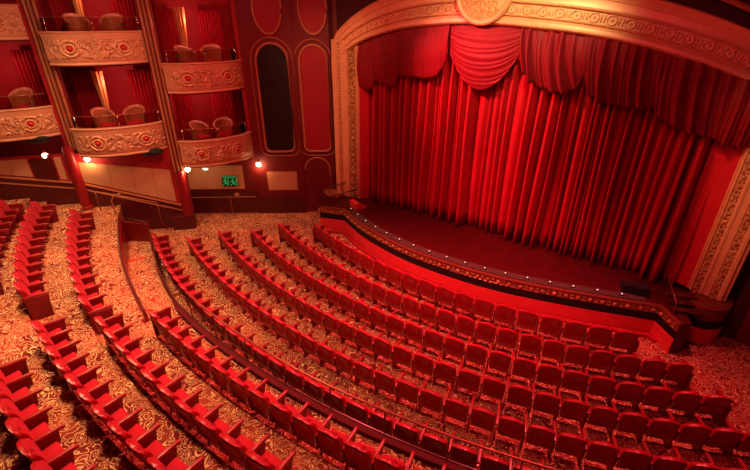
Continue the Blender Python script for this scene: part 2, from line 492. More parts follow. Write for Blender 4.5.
# end wall closing the ramp
e0, e1 = rpt(7, -116.2, -.42), rpt(6, -114.2, .1)
bm = bmesh.new(); sweep(bm, [e0, e1], [(-.05, 0), (.05, 0), (.05, .95), (-.05, .95)])
tag(fin('trim_5', bm, M['side']), kind='structure')
er = empty('guard_rail', (*e0, .95), 0, 'short chrome guard rail on the end wall of the ramp', 'rail')
bm = bmesh.new(); tube(bm, [(*e0, 1.10), (*e1, 1.02)], .022, 8); loc_to(er, bm); fin('rail', bm, M['darkrail'], er, True)
for j in range(5):
    t = j / 4 * .96 + .02
    q = (e0[0] + (e1[0] - e0[0]) * t, e0[1] + (e1[1] - e0[1]) * t)
    bm = bmesh.new(); tube(bm, [(*q, .94), (*q, 1.11 - .08 * t)], .022, 8); loc_to(er, bm); fin('post', bm, M['chrome'], er, True)

# ------------------------------------------------------------------ stage
SC = (-.40, 11.30); SR = 13.95
def sp(a): return (SC[0] + SR * cos(radians(a)), SC[1] + SR * sin(radians(a)))
aL, aR = -108.5, -63.0
edge = spline([(-4.82, -1.58), (-3.3, -2.22), (-1.35, -2.62), (.4, -2.63), (2.14, -2.38), (4.03, -1.80), (5.95, -1.06)], 10)
front = [(-5.78, -1.98)] + edge + [(6.46, -1.62)]
SH = .96
stage = empty('stage', (0, 0, 0), 0, 'raised stage with curved red front and gilt ornament band before the curtain', 'stage')
bm = bmesh.new()
poly = front + [(6.68, -1.42), (6.45, -.7), (7.2, -.1), (7.3, 2.8), (-6.6, 2.8), (-6.5, -1.3)]
prism(bm, poly, .02, SH - .01); fin('stage_floor', bm, M['stagefloor'], stage)
bm = bmesh.new(); sweep(bm, front, [(-.02, 0), (.03, 0), (.03, .47), (-.02, .47)]); fin('front_panel', bm, M['stagered'], stage)
bm = bmesh.new(); sweep(bm, front, [(-.02, .47), (.004, .47), (.004, .73), (-.02, .73)]); fin('black_recess', bm, M['black'], stage)
bm = bmesh.new(); sweep(bm, front, [(-.02, .73), (.04, .73), (.04, .75), (.03, .76), (.03, .93), (.06, .94), (.06, .98), (-.05, .98)])
band = fin('ornament_band', bm, M['bronze'], stage)
# gilt studs on the band
bm = bmesh.new()
def along(path, step):
    acc = 0; out = []
    for a, b in zip(path, path[1:]):
        L = sqrt((b[0] - a[0]) ** 2 + (b[1] - a[1]) ** 2); d = ((b[0] - a[0]) / L, (b[1] - a[1]) / L)
        while acc <= L:
            out.append((a[0] + d[0] * acc, a[1] + d[1] * acc, d)); acc += step
        acc -= L
    return out
for i, (x, y, d) in enumerate(along(front, .155)):
    nx, ny = d[1], -d[0]
    if i % 2 == 0: ball(bm, (x + nx * .035, y + ny * .035, .83), .062, 8, 5, (1, 1, 1))
    else:
        for dz in (-.045, .045): box(bm, (x + nx * .035, y + ny * .035, .83 + dz), (.09, .04, .035), atan2(d[1], d[0]))
fin('gilt_stud', bm, M['goldfine'], band)
# footlight trough
trp = edge[2:-2]
trp = [(x + (SC[0] - x) * .016, y + (SC[1] - y) * .016) for x, y in trp]
bm = bmesh.new(); sweep(bm, trp, [(-.14, SH - .005), (.14, SH - .005), (.14, SH + .03), (.11, SH + .03), (.10, SH + .012), (-.10, SH + .012), (-.11, SH + .03), (-.14, SH + .03)])
fin('footlight_trough', bm, M['trough'], stage)
bm0 = bmesh.new(); box(bm0, (0, 0, .03), (.10, .07, .05), bev=.012)
bm1 = bmesh.new(); ball(bm1, (0, -.01, .06), .022, 8, 6, (1.1, 1, .6))
spots = along(trp, .62)
fl = None
for i, (x, y, d) in enumerate(spots):
    if fl is None:
        fl = empty('footlight'); fin('housing', bm0, M['trough'], fl); fin('lens', bm1, M['foot'], fl, True); t = fl
    else: t = copy_tree(fl)
    t.location = (x, y, SH + .012); t.rotation_euler = (0, 0, atan2(d[1], d[0]))
    tag(t, 'small glowing footlight, %s from the left in the trough along the stage edge' % ordinal(i + 1), 'footlight', 'footlights along the stage edge')
# low kerb in front of the first row
bm = bmesh.new()
sweep(bm, [(-5.5, -2.1)] + edge[1:] + [(6.2, -1.25)], [(.08, 0), (.20, 0), (.20, .09), (.08, .09)])
tag(fin('trim_6', bm, M['wallred2']), kind='structure')

# right side block below the gilded jamb: curved plinth
pr = [(6.50, -.45), (6.64, -.66), (6.86, -.74), (7.1, -.66), (7.32, -.45), (7.42, -.15), (7.45, .35)]
pr = spline(pr, 5)
pl = empty('jamb_plinth', (6.95, -.2, 0), 0, 'curved red plinth with black band under the right gilded jamb', 'plinth')
bm = bmesh.new(); prism(bm, pr + [(6.5, .35)], 0, .48); loc_to(pl, bm); fin('lower_panel', bm, M['stagered'], pl)
bm = bmesh.new(); prism(bm, [(x, y + .02) for x, y in pr] + [(6.5, .35)], .48, .76); loc_to(pl, bm); fin('black_band', bm, M['black'], pl)
bm = bmesh.new(); prism(bm, [(x, y - .02) for x, y in pr] + [(6.5, .35)], .76, 1.12); loc_to(pl, bm); fin('top_moulding', bm, M['plinthtop'], pl)
pl2 = empty('jamb_plinth', (-6.5, -.6, 0), 0, 'dark red plinth under the left gilded jamb', 'plinth')
bm = bmesh.new(); prism(bm, [(-6.62, -.80), (-6.2, -1.0), (-5.85, -.85), (-5.75, -.45), (-6.7, -.45)], 0, .98); loc_to(pl2, bm); fin('lower_panel', bm, M['wallred2'], pl2)
bm = bmesh.new(); prism(bm, [(-6.64, -.83), (-6.2, -1.04), (-5.8, -.88), (-5.72, -.45), (-6.72, -.45)], .98, 1.08); loc_to(pl2, bm); fin('top_moulding', bm, M['trim'], pl2)

# ------------------------------------------------------------------ proscenium frame: local s along the opening, d into the stage
PA = (.75, -.22); PR = .0366
TD = (cos(PR), sin(PR)); ND = (-sin(PR), cos(PR))
def pf(s, z, d=0.0): return (PA[0] + TD[0] * s + ND[0] * d, PA[1] + TD[1] * s + ND[1] * d, z)
A_IN = [(-6.62, 5.7), (-6.56, 6.15), (-6.40, 6.48), (-5.86, 6.81), (-5.11, 7.1), (-3.98, 7.37), (-2.94, 7.49), (-1.99, 7.55), (-1.2, 7.56), (-.36, 7.53), (.51, 7.46),
        (1.25, 7.4), (2.28, 7.27), (3.25, 7.09), (4.15, 6.87), (4.73, 6.7), (5.24, 6.5), (5.75, 6.2), (6.1, 5.85), (6.25, 5.4)]
A_OUT = [(-6.86, 5.7), (-6.86, 6.4), (-6.70, 7.08), (-6.2, 7.52), (-5.46, 7.93), (-4.5, 8.28), (-3.3, 8.52), (-2.2, 8.62), (-1.2, 8.63), (-.2, 8.6), (.7, 8.53),
         (1.5, 8.44), (2.4, 8.30), (3.2, 8.11), (3.85, 7.93), (4.4, 7.75), (4.95, 7.54), (5.7, 7.2), (6.4, 6.6), (6.75, 5.4)]
IN = spline(A_IN, 6); OUT = spline(A_OUT, 6)
def mixp(t):
    return [(a[0] + (b[0] - a[0]) * t, a[1] + (b[1] - a[1]) * t) for a, b in zip(IN, OUT)]
def ring(name, stations, mat, parent, smooth=True):
    """stations: list of (t across the ring, d depth); swept along the arch"""
    bm = bmesh.new()
    lines = [mixp(t) for t, d in stations]
    rows = []
    for i in range(len(IN)):
        rows.append([pf(lines[k][i][0], lines[k][i][1], stations[k][1]) for k in range(len(stations))])
    grid(bm, rows)
    return fin(name, bm, mat, parent, smooth, 40)
arch = empty('proscenium_arch', pf(-.3, 0, 0), 0, 'broad gilded arch with ring frieze spanning above the red stage curtain', 'arch')
_loc = Vector(arch.location)
def reparent_world(o, par):
    o.location = -Vector(par.location)
ring_parts = [
 ('soffit', [(0, 0.75), (0, 0.00)], 'walldark'),
 ('inner_cove', [(0.0, 0.00), (.02, -0.06), (.06, -0.10), (.13, -0.10), (.20, -0.06), (.24, -0.02)], 'gold'),
 ('inner_moulding', [(.24, -0.02), (.245, -0.07), (.265, -0.09), (.285, -0.07), (.29, -0.02)], 'gold'),
 ('frieze', [(.29, -0.02), (.53, -0.02)], 'goldpale'),
 ('outer_moulding', [(.53, -0.02), (.54, -0.08), (.565, -0.11), (.59, -0.08), (.60, -0.04)], 'gold'),
 ('outer_band', [(.60, -0.04), (.66, -0.02), (.78, -0.02), (.80, -0.06), (.83, -0.06), (.97, -0.10), (1.0, -0.14), (1.03, -0.10), (1.03, 0.25)], 'gold'),
]
for nm, stn, mt in ring_parts:
    o = ring(nm, stn, M[mt], arch); reparent_world(o, arch)
    if nm == 'frieze': fr = o
# frieze ornaments: rings between paired bars
bm = bmesh.new()
mid = mixp(.41)
L = [0]
for a, b in zip(mid, mid[1:]): L.append(L[-1] + sqrt((b[0] - a[0]) ** 2 + (b[1] - a[1]) ** 2))
def atL(s):
    for i in range(len(L) - 1):
        if L[i + 1] >= s:
            t = (s - L[i]) / max(1e-6, L[i + 1] - L[i])
            a, b = mid[i], mid[i + 1]
            d = atan2(b[1] - a[1], b[0] - a[0])
            return (a[0] + (b[0] - a[0]) * t, a[1] + (b[1] - a[1]) * t, d)
    return (*mid[-1], 0)
s = .2
while s < L[-1] - .1:
    x, z, d = atL(s)
    pts = [pf(x + .115 * cos(q) * cos(d) - .105 * sin(q) * sin(d), z + .115 * cos(q) * sin(d) + .105 * sin(q) * cos(d), -.035) for q in [2 * pi * k / 14 for k in range(15)]]
    tube(bm, pts, .022, 6, False)
    ball(bm, pf(x, z, -.025), .035, 8, 5)
    for off in (-.04, .04):
        x, z, d = atL(s + .215 + off)
        a = pf(x - .085 * sin(d) * -1, z - .085 * cos(d), -.035); b = pf(x - .085 * sin(d), z + .085 * cos(d), -.035)
        tube(bm, [a, b], .017, 6)
    s += .43
o = fin('frieze_ornament', bm, M['gold'], fr, True)
# wall around the arch
bm = bmesh.new()
lo = mixp(1.0); rows = []
TOP = 10.8
for (x, z) in lo:
    rows.append([pf(x, z, .24), pf(x * 1.0, max(z, TOP), .24)])
grid(bm, rows)
for sx, x0 in ((-1, -6.95), (1, 6.75)):
    x1 = -7.15 if sx < 0 else 10.5
    zz = 0
    a = [pf(x0, zz, .06), pf(x1, zz, .06), pf(x1, TOP, .06), pf(x0, TOP, .06)]
    bm.faces.new([bm.verts.new(p) for p in a])
tag(fin('wall_stage', bm, M['walldark']), kind='structure')
# a sloping ceiling cornice seen above the right of the arch
bm = bmesh.new()
cpts = [(-5.2, 8.62), (-3.6, 8.98), (-1.2, 9.1), (1.0, 9.0), (2.4, 8.78), (3.6, 8.42), (4.7, 8.0), (5.8, 7.5), (6.9, 6.8)]
cs = spline(cpts, 5)
tube(bm, [pf(x, z, -.02) for x, z in cs], .06, 8)
tag(fin('trim_7', bm, M['trim']), kind='structure')

# medallion on the crown
md = empty('medallion', pf(-1.15, 8.38, -.16), PR, 'round gold medallion with raised rim on the crown of the arch', 'medallion')
def disc_xz(bm, prof, n=40, sx=1.0):
    """lathe around the y axis: prof [(radius, y)]"""
    rings = []
    for r, y in prof:
        rings.append([bm.verts.new((r * cos(2 * pi * k / n) * sx, y, r * sin(2 * pi * k / n))) for k in range(n)])
    for A, B in zip(rings, rings[1:]):
        for k in range(n): bm.faces.new((A[k], A[(k + 1) % n], B[(k + 1) % n], B[k]))
    bm.faces.new(rings[0]); bm.faces.new(rings[-1][::-1])
bm = bmesh.new(); disc_xz(bm, [(.74, .16), (.74, 0), (.66, -.02), (.60, -.03), (.3, -.08), (.02, -.10)]); fin('face', bm, M['goldmed'], md, True, 40)
bm = bmesh.new(); disc_xz(bm, [(.70, .16), (.84, .10), (.86, .02), (.82, -.06), (.76, -.07), (.70, -.02), (.70, .1)]); fin('rim', bm, M['gold'], md, True, 60)

# gilded jambs
def jamb(sign, label):
    j = empty('gilded_jamb', pf(sign * 6.3 - .2, .98, .08), PR, label, 'jamb')
    # section: distance from the opening edge outward, local x, depth y (negative = towards audience)
    def X(e): return (6.30 - e) if False else None
    inner = 5.00 if sign > 0 else -5.52
    if sign < 0:
        edges = [0, .24, .30, .36, .68, .76, 1.00, 1.10, 1.30]
        base = -5.52
    else:
        edges = [0, .58, .63, .70, .85, .91, 1.08, 1.24, 1.38]
        base = 5.08
    ox = sign * 6.3 - .2
    z0, z1 = (.16 if sign > 0 else 0.0), 7.0 - .98
    def strip(nm, prof, mt):
        bm = bmesh.new()
        # prof: [(e, y)] plan section
        a = [bm.verts.new((base + sign * e - ox, y, z0)) for e, y in prof]
        b = [bm.verts.new((base + sign * e - ox, y, z1)) for e, y in prof]
        for i in range(len(prof) - 1): bm.faces.new((a[i], a[i + 1], b[i + 1], b[i]))
        return fin(nm, bm, M[mt], j, False)
    e = edges
    strip('red_reveal', [(e[0], .45), (e[0], .28), (e[1], .02)], 'reveal')
    strip('inner_moulding', [(e[1], .02), (e[1] + .02, -.04), (e[1] + .05, -.02), (e[2], -.05), (e[2] + .03, -.09), (e[3], -.05)], 'gold')
    b1 = strip('inner_ornament_band', [(e[3], -.05), (e[4], -.10)], 'goldfine' if sign < 0 else 'gold')
    strip('middle_fillet', [(e[4], -.10), (e[4] + .03, -.15), (e[5], -.15), (e[5] + .03, -.14), (e[6] - .02, -.17), (e[6], -.14)], 'gold')
    b2 = strip('outer_ornament_band', [(e[6], -.14), (e[7], -.18)], 'gold')
    strip('outer_moulding', [(e[7], -.18), (e[7] + .03, -.24), (e[8] - .05, -.25), (e[8], -.20), (e[8] + .05, -.20), (e[8] + .05, .1)], 'gold')
    # raised flower bosses up both bands
    for par, ea, eb, yy in ((b1, e[3], e[4], -.085), (b2, e[6], e[7], -.17)):
        bm = bmesh.new(); xc = base + sign * (ea + eb) / 2 - ox; w = abs(eb - ea)
        n = int((z1 - .1) / .235)
        for i in range(n):
            zc = .14 + i * .235
            ball(bm, (xc, yy, zc), min(.08, w * .40), 9, 6, (1, .7, 1))
            for q in (-1, 1):
                ball(bm, (xc + q * w * .30, yy, zc + .118), .035, 7, 5, (1, .7, 1.5))
        fin('boss', bm, M['goldfine'], par, True)
    return j
jamb(-1, 'tall narrow gilded jamb at the left edge of the curtain')
jamb(1, 'tall gilded jamb with flower bosses at the right edge of the curtain')

# ------------------------------------------------------------------ stage curtain
def curtain():
    bm = bmesh.new()
    s0, s1 = -5.75, 5.35
    # irregular fold positions
    xs = [s0]; 
    rnd = random.Random(11)
    while xs[-1] < s1: xs.append(xs[-1] + rnd.choice([.12, .15, .18, .22, .28, .36]))
    amps = [rnd.choice([.20, .32, .46, .55, .40]) for _ in xs]
    sharp = [rnd.uniform(.8, 1.7) for _ in xs]
    N = 1300; H = 12
    def fold(s):
        for i in range(len(xs) - 1):
            if xs[i] <= s <= xs[i + 1]:
                t = (s - xs[i]) / (xs[i + 1] - xs[i])
                return -amps[i] * (sin(pi * t) ** sharp[i])
        return 0
    rows = []
    for j in range(H + 1):
        v = j / H; z = 1.0 + (7.0 - 1.0) * v
        row = []
        for i in range(N + 1):
            s = s0 + (s1 - s0) * i / N
            w = .06 * sin(s * 1.7 + v * 2.2) * (1 - v) + .015 * sin(s * 6 + v * 5)
            d = fold(s + w * (1 - v * .4)) * (1.05 - .25 * v) + .02 * sin(v * 6 + s * 3)
            zz = z + (.03 * sin(s * 3.1) if j == 0 else 0)
            row.append(pf(s, zz, .60 + d))
        rows.append(row)
    grid(bm, rows)
    o = fin('stage_curtain', bm, M['curtain'], None, True)
    sm = o.modifiers.new('thickness', 'SOLIDIFY'); sm.thickness = .012
    return tag(o, 'tall red velvet stage curtain hanging in deep vertical folds', 'curtain')
curtain()

# ------------------------------------------------------------------ swagged valance
def swag(name, s0, s1, zt, zl, zr, zb, d0, label, folds=9, skew=0.0, amp=.05):
    """draped swag: top edge at zt, notches zl and zr at its ends, belly reaching zb"""
    bm = bmesh.new(); N, H = 48, 54
    rows = []
    for j in range(H + 1):
        v = j / H; row = []
        for i in range(N + 1):
            u = i / N
            belly = 4 * u * (1 - u)
            uu = u ** (1 + skew)
            belly = (4 * uu * (1 - uu)) ** .9 if 0 < u < 1 else 0
            zend = zl + (zr - zl) * u
            low = zend - (zend - zb) * belly
            z = zt - (zt - low) * v
            ph = v * folds * 2 * pi * (.65 + .35 * belly)
            d = d0 - .16 * belly * sin(pi * min(1, v * 1.05)) - amp * (.3 + belly) * (.5 + .5 * sin(ph + 1.4 * sin(ph * .37 + u * 2))) * min(1, v * 3)
            row.append(pf(s0 + (s1 - s0) * u, z, d))
        rows.append(row)
    grid(bm, rows)
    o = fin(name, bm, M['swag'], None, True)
    sm = o.modifiers.new('thickness', 'SOLIDIFY'); sm.thickness = .012
    return tag(o, label, 'valance', 'swags of the valance above the curtain')
def pleat(name, s0, s1, bottoms, d0, label, wave=.14, amp=.07, ztf=None, slant=0.0):
    """gathered valance piece with vertical pleats; bottoms = [(s, z)] lower hem"""
    bm = bmesh.new(); N, H = int((s1 - s0) / .018), 22
    hem = bottoms
    def low(s):
        for (a, za), (b, zb) in zip(hem, hem[1:]):
            if a <= s <= b: return za + (zb - za) * (s - a) / (b - a)
        return hem[-1][1]
    rows = []
    for j in range(H + 1):
        v = j / H; row = []
        for i in range(N + 1):
            s = s0 + (s1 - s0) * i / N
            zt = 7.75 if ztf is None else ztf(s)
            z = zt - (zt - low(s)) * v
            q = (s - slant * v * v + .10 * sin(s * 2.3)) / wave
            d = d0 - amp * (.25 + .9 * v) * (.6 + .4 * sin(q * 1.9)) * (.5 + .5 * sin(2 * pi * q + .9 * sin(q * 1.3))) ** 1.6 - .04 * sin(5 * pi * q + v) * v - .12 * sin(pi * min(1, v)) 
            row.append(pf(s, z, d))
        rows.append(row)
    grid(bm, rows)
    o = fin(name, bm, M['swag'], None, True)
    sm = o.modifiers.new('thickness', 'SOLIDIFY'); sm.thickness = .012
    return tag(o, label, 'valance', 'swags of the valance above the curtain')
def top_in(s):
    for a, b in zip(IN, IN[1:]):
        if a[0] <= s <= b[0] and b[0] > a[0]: return a[1] + (b[1] - a[1]) * (s - a[0]) / (b[0] - a[0]) + .12
    return IN[-1][1]
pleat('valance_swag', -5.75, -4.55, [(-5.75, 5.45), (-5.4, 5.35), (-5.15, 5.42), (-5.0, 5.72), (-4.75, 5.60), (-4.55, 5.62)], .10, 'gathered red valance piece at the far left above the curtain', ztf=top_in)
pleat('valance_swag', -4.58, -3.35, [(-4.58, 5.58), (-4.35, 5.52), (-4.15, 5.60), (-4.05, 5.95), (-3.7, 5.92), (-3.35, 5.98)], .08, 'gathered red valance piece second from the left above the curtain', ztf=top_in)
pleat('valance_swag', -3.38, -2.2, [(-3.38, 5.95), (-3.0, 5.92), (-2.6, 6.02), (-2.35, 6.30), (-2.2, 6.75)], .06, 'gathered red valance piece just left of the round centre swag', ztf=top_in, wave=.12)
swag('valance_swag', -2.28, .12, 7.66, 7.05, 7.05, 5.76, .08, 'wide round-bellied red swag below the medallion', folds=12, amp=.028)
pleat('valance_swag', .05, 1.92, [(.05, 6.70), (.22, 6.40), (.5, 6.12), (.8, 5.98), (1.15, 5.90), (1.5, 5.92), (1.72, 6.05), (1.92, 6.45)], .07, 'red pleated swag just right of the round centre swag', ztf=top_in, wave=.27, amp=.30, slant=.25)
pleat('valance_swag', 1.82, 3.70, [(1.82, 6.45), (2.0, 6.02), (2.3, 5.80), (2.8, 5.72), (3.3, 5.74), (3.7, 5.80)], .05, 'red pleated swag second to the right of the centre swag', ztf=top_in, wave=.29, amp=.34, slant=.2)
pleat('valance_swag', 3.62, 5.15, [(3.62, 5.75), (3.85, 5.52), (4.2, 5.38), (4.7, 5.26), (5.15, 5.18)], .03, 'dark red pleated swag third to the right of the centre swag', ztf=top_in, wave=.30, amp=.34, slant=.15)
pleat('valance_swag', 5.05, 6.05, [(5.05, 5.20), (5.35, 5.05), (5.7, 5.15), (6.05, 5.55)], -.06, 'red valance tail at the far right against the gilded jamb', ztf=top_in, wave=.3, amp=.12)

# ------------------------------------------------------------------ left panelled wall
W0 = (-6.44, -.48); WD = (-.7597, -.6503); WN = (.6503, -.7597)
WRZ = atan2(WD[1], WD[0])
def wq(e, z, out=0.0): return (W0[0] + WD[0] * e + WN[0] * out, W0[1] + WD[1] * e + WN[1] * out, z)
bm = bmesh.new()
a = [wq(-.75, 0)[:2], wq(3.2, 0)[:2], wq(3.2, 0, -.25)[:2], wq(-.75, 0, -.25)[:2]]
prism(bm, a, 0, 10.8); tag(fin('wall_panelled', bm, M['wallred']), kind='structure')
def wall_shape(outl, out0, out1, mat, name, parent=None):
    bm = bmesh.new()
    a = [bm.verts.new(wq(e, z, out0)) for e, z in outl]; b = [bm.verts.new(wq(e, z, out1)) for e, z in outl]
    bm.faces.new(a); bm.faces.new(b[::-1])
    for i in range(len(a)): bm.faces.new((a[i], a[(i + 1) % len(a)], b[(i + 1) % len(a)], b[i]))
    return fin(name, bm, mat, parent)
def frame_tube(outl, out, r, mat, name, parent=None, closed=True):
    bm = bmesh.new(); pts = [wq(e, z, out) for e, z in outl]
    if closed: pts = pts + [pts[0]]
    tube(bm, pts, r, 8, not closed); return fin(name, bm, mat, parent, True)
def capsule(e0, e1, z0, z1, top_r=None, bot_r=.3, n=10):
    h = (e1 - e0) / 2; c = (e0 + e1) / 2; tr = top_r if top_r else h
    o = []
    for i in range(n + 1):
        t = pi * i / n
        o.append((c + h * cos(t), z1 - tr + tr * sin(t)))
    if bot_r > 0:
        for i in range(n // 2 + 1):
            t = pi + pi / 2 * i / (n // 2); o.append((e0 + bot_r + bot_r * cos(t), z0 + bot_r + bot_r * sin(t)))
        for i in range(n // 2 + 1):
            t = 1.5 * pi + pi / 2 * i / (n // 2); o.append((e1 - bot_r + bot_r * cos(t), z0 + bot_r + bot_r * sin(t)))
    else: o += [(e0, z0), (e1, z0)]
    return o
def ellipse(c, z, a, b, n=28): return [(c + a * cos(2 * pi * k / n), z + b * sin(2 * pi * k / n)) for k in range(n)]
def wall_thing(name, outl_in, outl_out, mat, label, cat, deep=.02):
    c = sum(e for e, z in outl_in) / len(outl_in); zb = min(z for e, z in outl_in)
    t = empty(name, wq(c, zb, 0), 0, label, cat)
    for o in (wall_shape(outl_in, .0, deep, mat, 'panel_face', t), frame_tube(outl_in, deep + .01, .045, M['trim'], 'inner_frame', t)):
        reparent_world(o, t)
    if outl_out:
        o = frame_tube(outl_out, .02, .02, M['trim'], 'outer_frame', t); reparent_world(o, t)
    return t
nt_ = wall_thing('arched_niche', capsule(1.47, 2.66, 2.78, 6.86, .62, .25), capsule(1.28, 2.86, 2.60, 7.05, .8, .35), M['blackgloss'], 'tall black arched niche panel in a copper frame beside the boxes', 'panel')
# faint gilt sprig inside the niche
bm = bmesh.new()
rnd = random.Random(3)
for i in range(26):
    e = 2.05 + rnd.uniform(-.25, .2); z = 3.1 + rnd.uniform(0, 2.0)
    ball(bm, wq(e, z, .025), .03, 6, 4)
o = fin('sprig', bm, M['darkrail'], nt_); reparent_world(o, nt_)
wall_thing('wall_arch', capsule(.0, 1.06, 2.78, 6.80, .55, .22), capsule(-.17, 1.24, 2.60, 6.99, .72, .32), M['panelred'], 'tall bright red arched panel between the black niche and the stage', 'panel')
wall_thing('oval_panel', ellipse(2.07, 8.0, .50, .85), None, M['panelred'], 'red oval panel above the black niche', 'panel')
wall_thing('oval_panel', ellipse(.46, 8.0, .50, .85), None, M['panelred'], 'red oval panel above the bright red arched panel', 'panel')
dr = capsule(.08, 1.12, .02, 2.50, .5, 0)
d = wall_shape(dr, .0, .02, M['wallred'], 'door_1'); tag(d, kind='structure')
o = frame_tube(dr, .02, .035, M['trim'], 'door_frame', d, False)
o = wall_shape([(.6, .05), (.62, .05), (.62, 2.4), (.6, 2.4)], .02, .028, M['wood'], 'door_joint', d)
tag(wall_shape([(1.5, 1.08), (2.75, 1.08), (2.75, 1.9), (1.5, 1.9)], 0, .02, M['tan'], 'trim_34'), kind='structure')
bm = bmesh.new(); prism(bm, [wq(1.25, 0, .0)[:2], wq(3.2, 0, .0)[:2], wq(3.2, 0, .04)[:2], wq(1.25, 0, .04)[:2]], 0, .82)
tag(fin('baseboard_panelled', bm, M['wood']), kind='structure')
bm = bmesh.new(); prism(bm, [wq(1.2, 0, .0)[:2], wq(1.25, 0, .0)[:2], wq(1.25, 0, .05)[:2], wq(1.2, 0, .05)[:2]], 0, 10)
tag(fin('trim_8', bm, M['wallred']), kind='structure')

# ------------------------------------------------------------------ boxes on the left
NR = Vector((.8, -.6))                                 # towards the house
c0 = Vector((-16.4, -13.6)); c1 = Vector((-14.3, -10.8)); c2 = Vector((-12.2, -8.0)); c3 = Vector((-10.1, -5.2)); w4 = Vector((-8.9, -2.58))
# back wall behind the boxes, partitions at the columns
bk = [c - NR * 1.9 for c in (c0, c1, c2, c3)] + [Vector((-10.6, -1.45))]
bm = bmesh.new(); sweep(bm, [tuple(v) for v in bk], [(0, 0), (0, 10.8), (-.1, 10.8), (-.1, 0)])
tag(fin('wall_boxes', bm, M['wallred2']), kind='structure')
for i, c in enumerate((c1, c2, c3)):
    bm = bmesh.new(); sweep(bm, [tuple(c - NR * .05), tuple(c - NR * 1.9)], [(-.06, 0), (-.06, 10.8), (.06, 10.8), (.06, 0)])
    tag(fin('wall_partition_%d' % (i + 1), bm, M['wallred2']), kind='structure')
bm = bmesh.new(); sweep(bm, [tuple(w4), (-10.6, -1.45)], [(-.06, 2.4), (-.06, 10.8), (.06, 10.8), (.06, 2.4)])
tag(fin('wall_partition_4', bm, M['wallred2']), kind='structure')
# lower wall between the columns: wainscot with rails, tan panels above
def zfl(c):                                            # floor height along the column line
    return {0: 1.9, 1: 1.72, 2: 1.2, 3: 0.0}[c]
lowpts = [(c0, 3.3), (c1, 2.85), (c2, 2.18), (c3, .86)]
bm = bmesh.new(); pth = [tuple(c - NR * .12) for c, z in lowpts]
sweep(bm, pth, [(0, 0), (0, 3.3), (-.08, 3.3), (-.08, 0)])
tag(fin('wall_left', bm, M['wallred2']), kind='structure')
for i in range(3):
    (ca, za), (cb, zb) = lowpts[i], lowpts[i + 1]
    t = 'baseboard_left_%d' % (i + 1)
    def seg(name, z0a, z1a, z0b, z1b, out0, out1, mat, u0=0.0, u1=1.0, parent=None):
        A = ca + (cb - ca) * u0 - NR * .12; B = ca + (cb - ca) * u1 - NR * .12
        f = lambda a, b, u: a + (b - a) * u
        bm = bmesh.new()
        vs = []
        for P_, u in ((A, u0), (B, u1)):
            for o_ in (out0, out1):
                q = P_ + NR * o_
                vs.append([bm.verts.new((q.x, q.y, f(z0a, z0b, u))), bm.verts.new((q.x, q.y, f(z1a, z1b, u)))])
        a, b, c, d = vs
        for fc in ((a[0], a[1], b[1], b[0]), (c[0], c[1], d[1], d[0]), (a[0], a[1], c[1], c[0]), (b[0], b[1], d[1], d[0]), (a[1], b[1], d[1], c[1]), (a[0], b[0], d[0], c[0])):
            bm.faces.new(fc)
        return fin(name, bm, mat, parent)
    o = seg(t, -.1, za, -.1, zb, 0, .07, M['wood']); tag(o, kind='structure')
    nm = ['far left edge', 'left', 'middle'][i]
    for q, dz in ((0, .0), (1, -.22)):
        o = seg('trim_%d' % (9 + i * 2 + q), za + dz - .02, za + dz + .03, zb + dz - .02, zb + dz + .03, .0, .10, M['trim']); tag(o, kind='structure')
    names = {0: 'tan wall panels under the box at the left picture edge', 1: 'tan wall panel under the second box from the left', 2: 'tan wall panel under the middle boxes beside the ramp'}
    top_a = [3.2, 3.2, 3.0][i]; top_b = [3.2, 3.2, 2.35][i]
    if i > 0:
        o = seg('tan_wall_panel', za + .10, top_a, zb + .10, top_b, 0, .04, M['tan'], .04, .60 if i == 1 else .90)
        o.name = 'trim_%d' % (30 + i); tag(o, kind='structure')
        for us in ((.24, .44) if i == 1 else (.30, .52, .72)):
            o = seg('trim_%d' % (40 + i * 5 + int(us * 10)), za + .10, top_a, zb + .10, top_b, .035, .048, M['trim'], us, us + .006); tag(o, kind='structure')
        if i == 1:
            o = seg('tan_wall_panel', za + .10, top_a, zb + .10, top_b, 0, .04, M['tan'], .84, .90)
            o.name = 'trim_33'; tag(o, kind='structure')
            o = seg('door_2', za - 1.0, top_a, zb - 1.0, top_b, 0, .05, M['wood'], .62, .82); tag(o, kind='structure')
# recessed wall under the nearest-stage box
bm = bmesh.new(); prism(bm, [wq(3.15, 0)[:2], wq(6.9, 0)[:2], wq(6.9, 0, -.2)[:2], wq(3.15, 0, -.2)[:2]], 0, 2.7)
tag(fin('wall_exit', bm, M['wallred']), kind='structure')
tag(wall_shape([(3.75, 1.16), (6.1, 1.16), (6.1, 2.2), (3.75, 2.2)], 0, .02, M['tan'], 'trim_35'), kind='structure')
bm = bmesh.new(); prism(bm, [wq(3.25, 0, .0)[:2], wq(6.3, 0, .0)[:2], wq(6.3, 0, .04)[:2], wq(3.25, 0, .04)[:2]], 0, 1.08)
tag(fin('baseboard_exit', bm, M['wood']), kind='structure')
for q, z in ((15, .80), (16, .03)):
    bm = bmesh.new(); tube(bm, [wq(3.3, z, .06), wq(6.25, z, .06)], .022, 6); tag(fin('trim_%d' % q, bm, M['trim']), kind='structure')
bm = bmesh.new(); tube(bm, [wq(4.42, .03, .06), wq(4.42, .8, .06)], .015, 6); tag(fin('trim_17', bm, M['trim']), kind='structure')
# switch plate
o = wall_shape([(4.02, .86), (4.22, .86), (4.22, .99), (4.02, .99)], .04, .06, M['chrome'], 'switch_plate'); tag(o, 'small metal switch plate on the dark wainscot below the exit sign', 'switch')
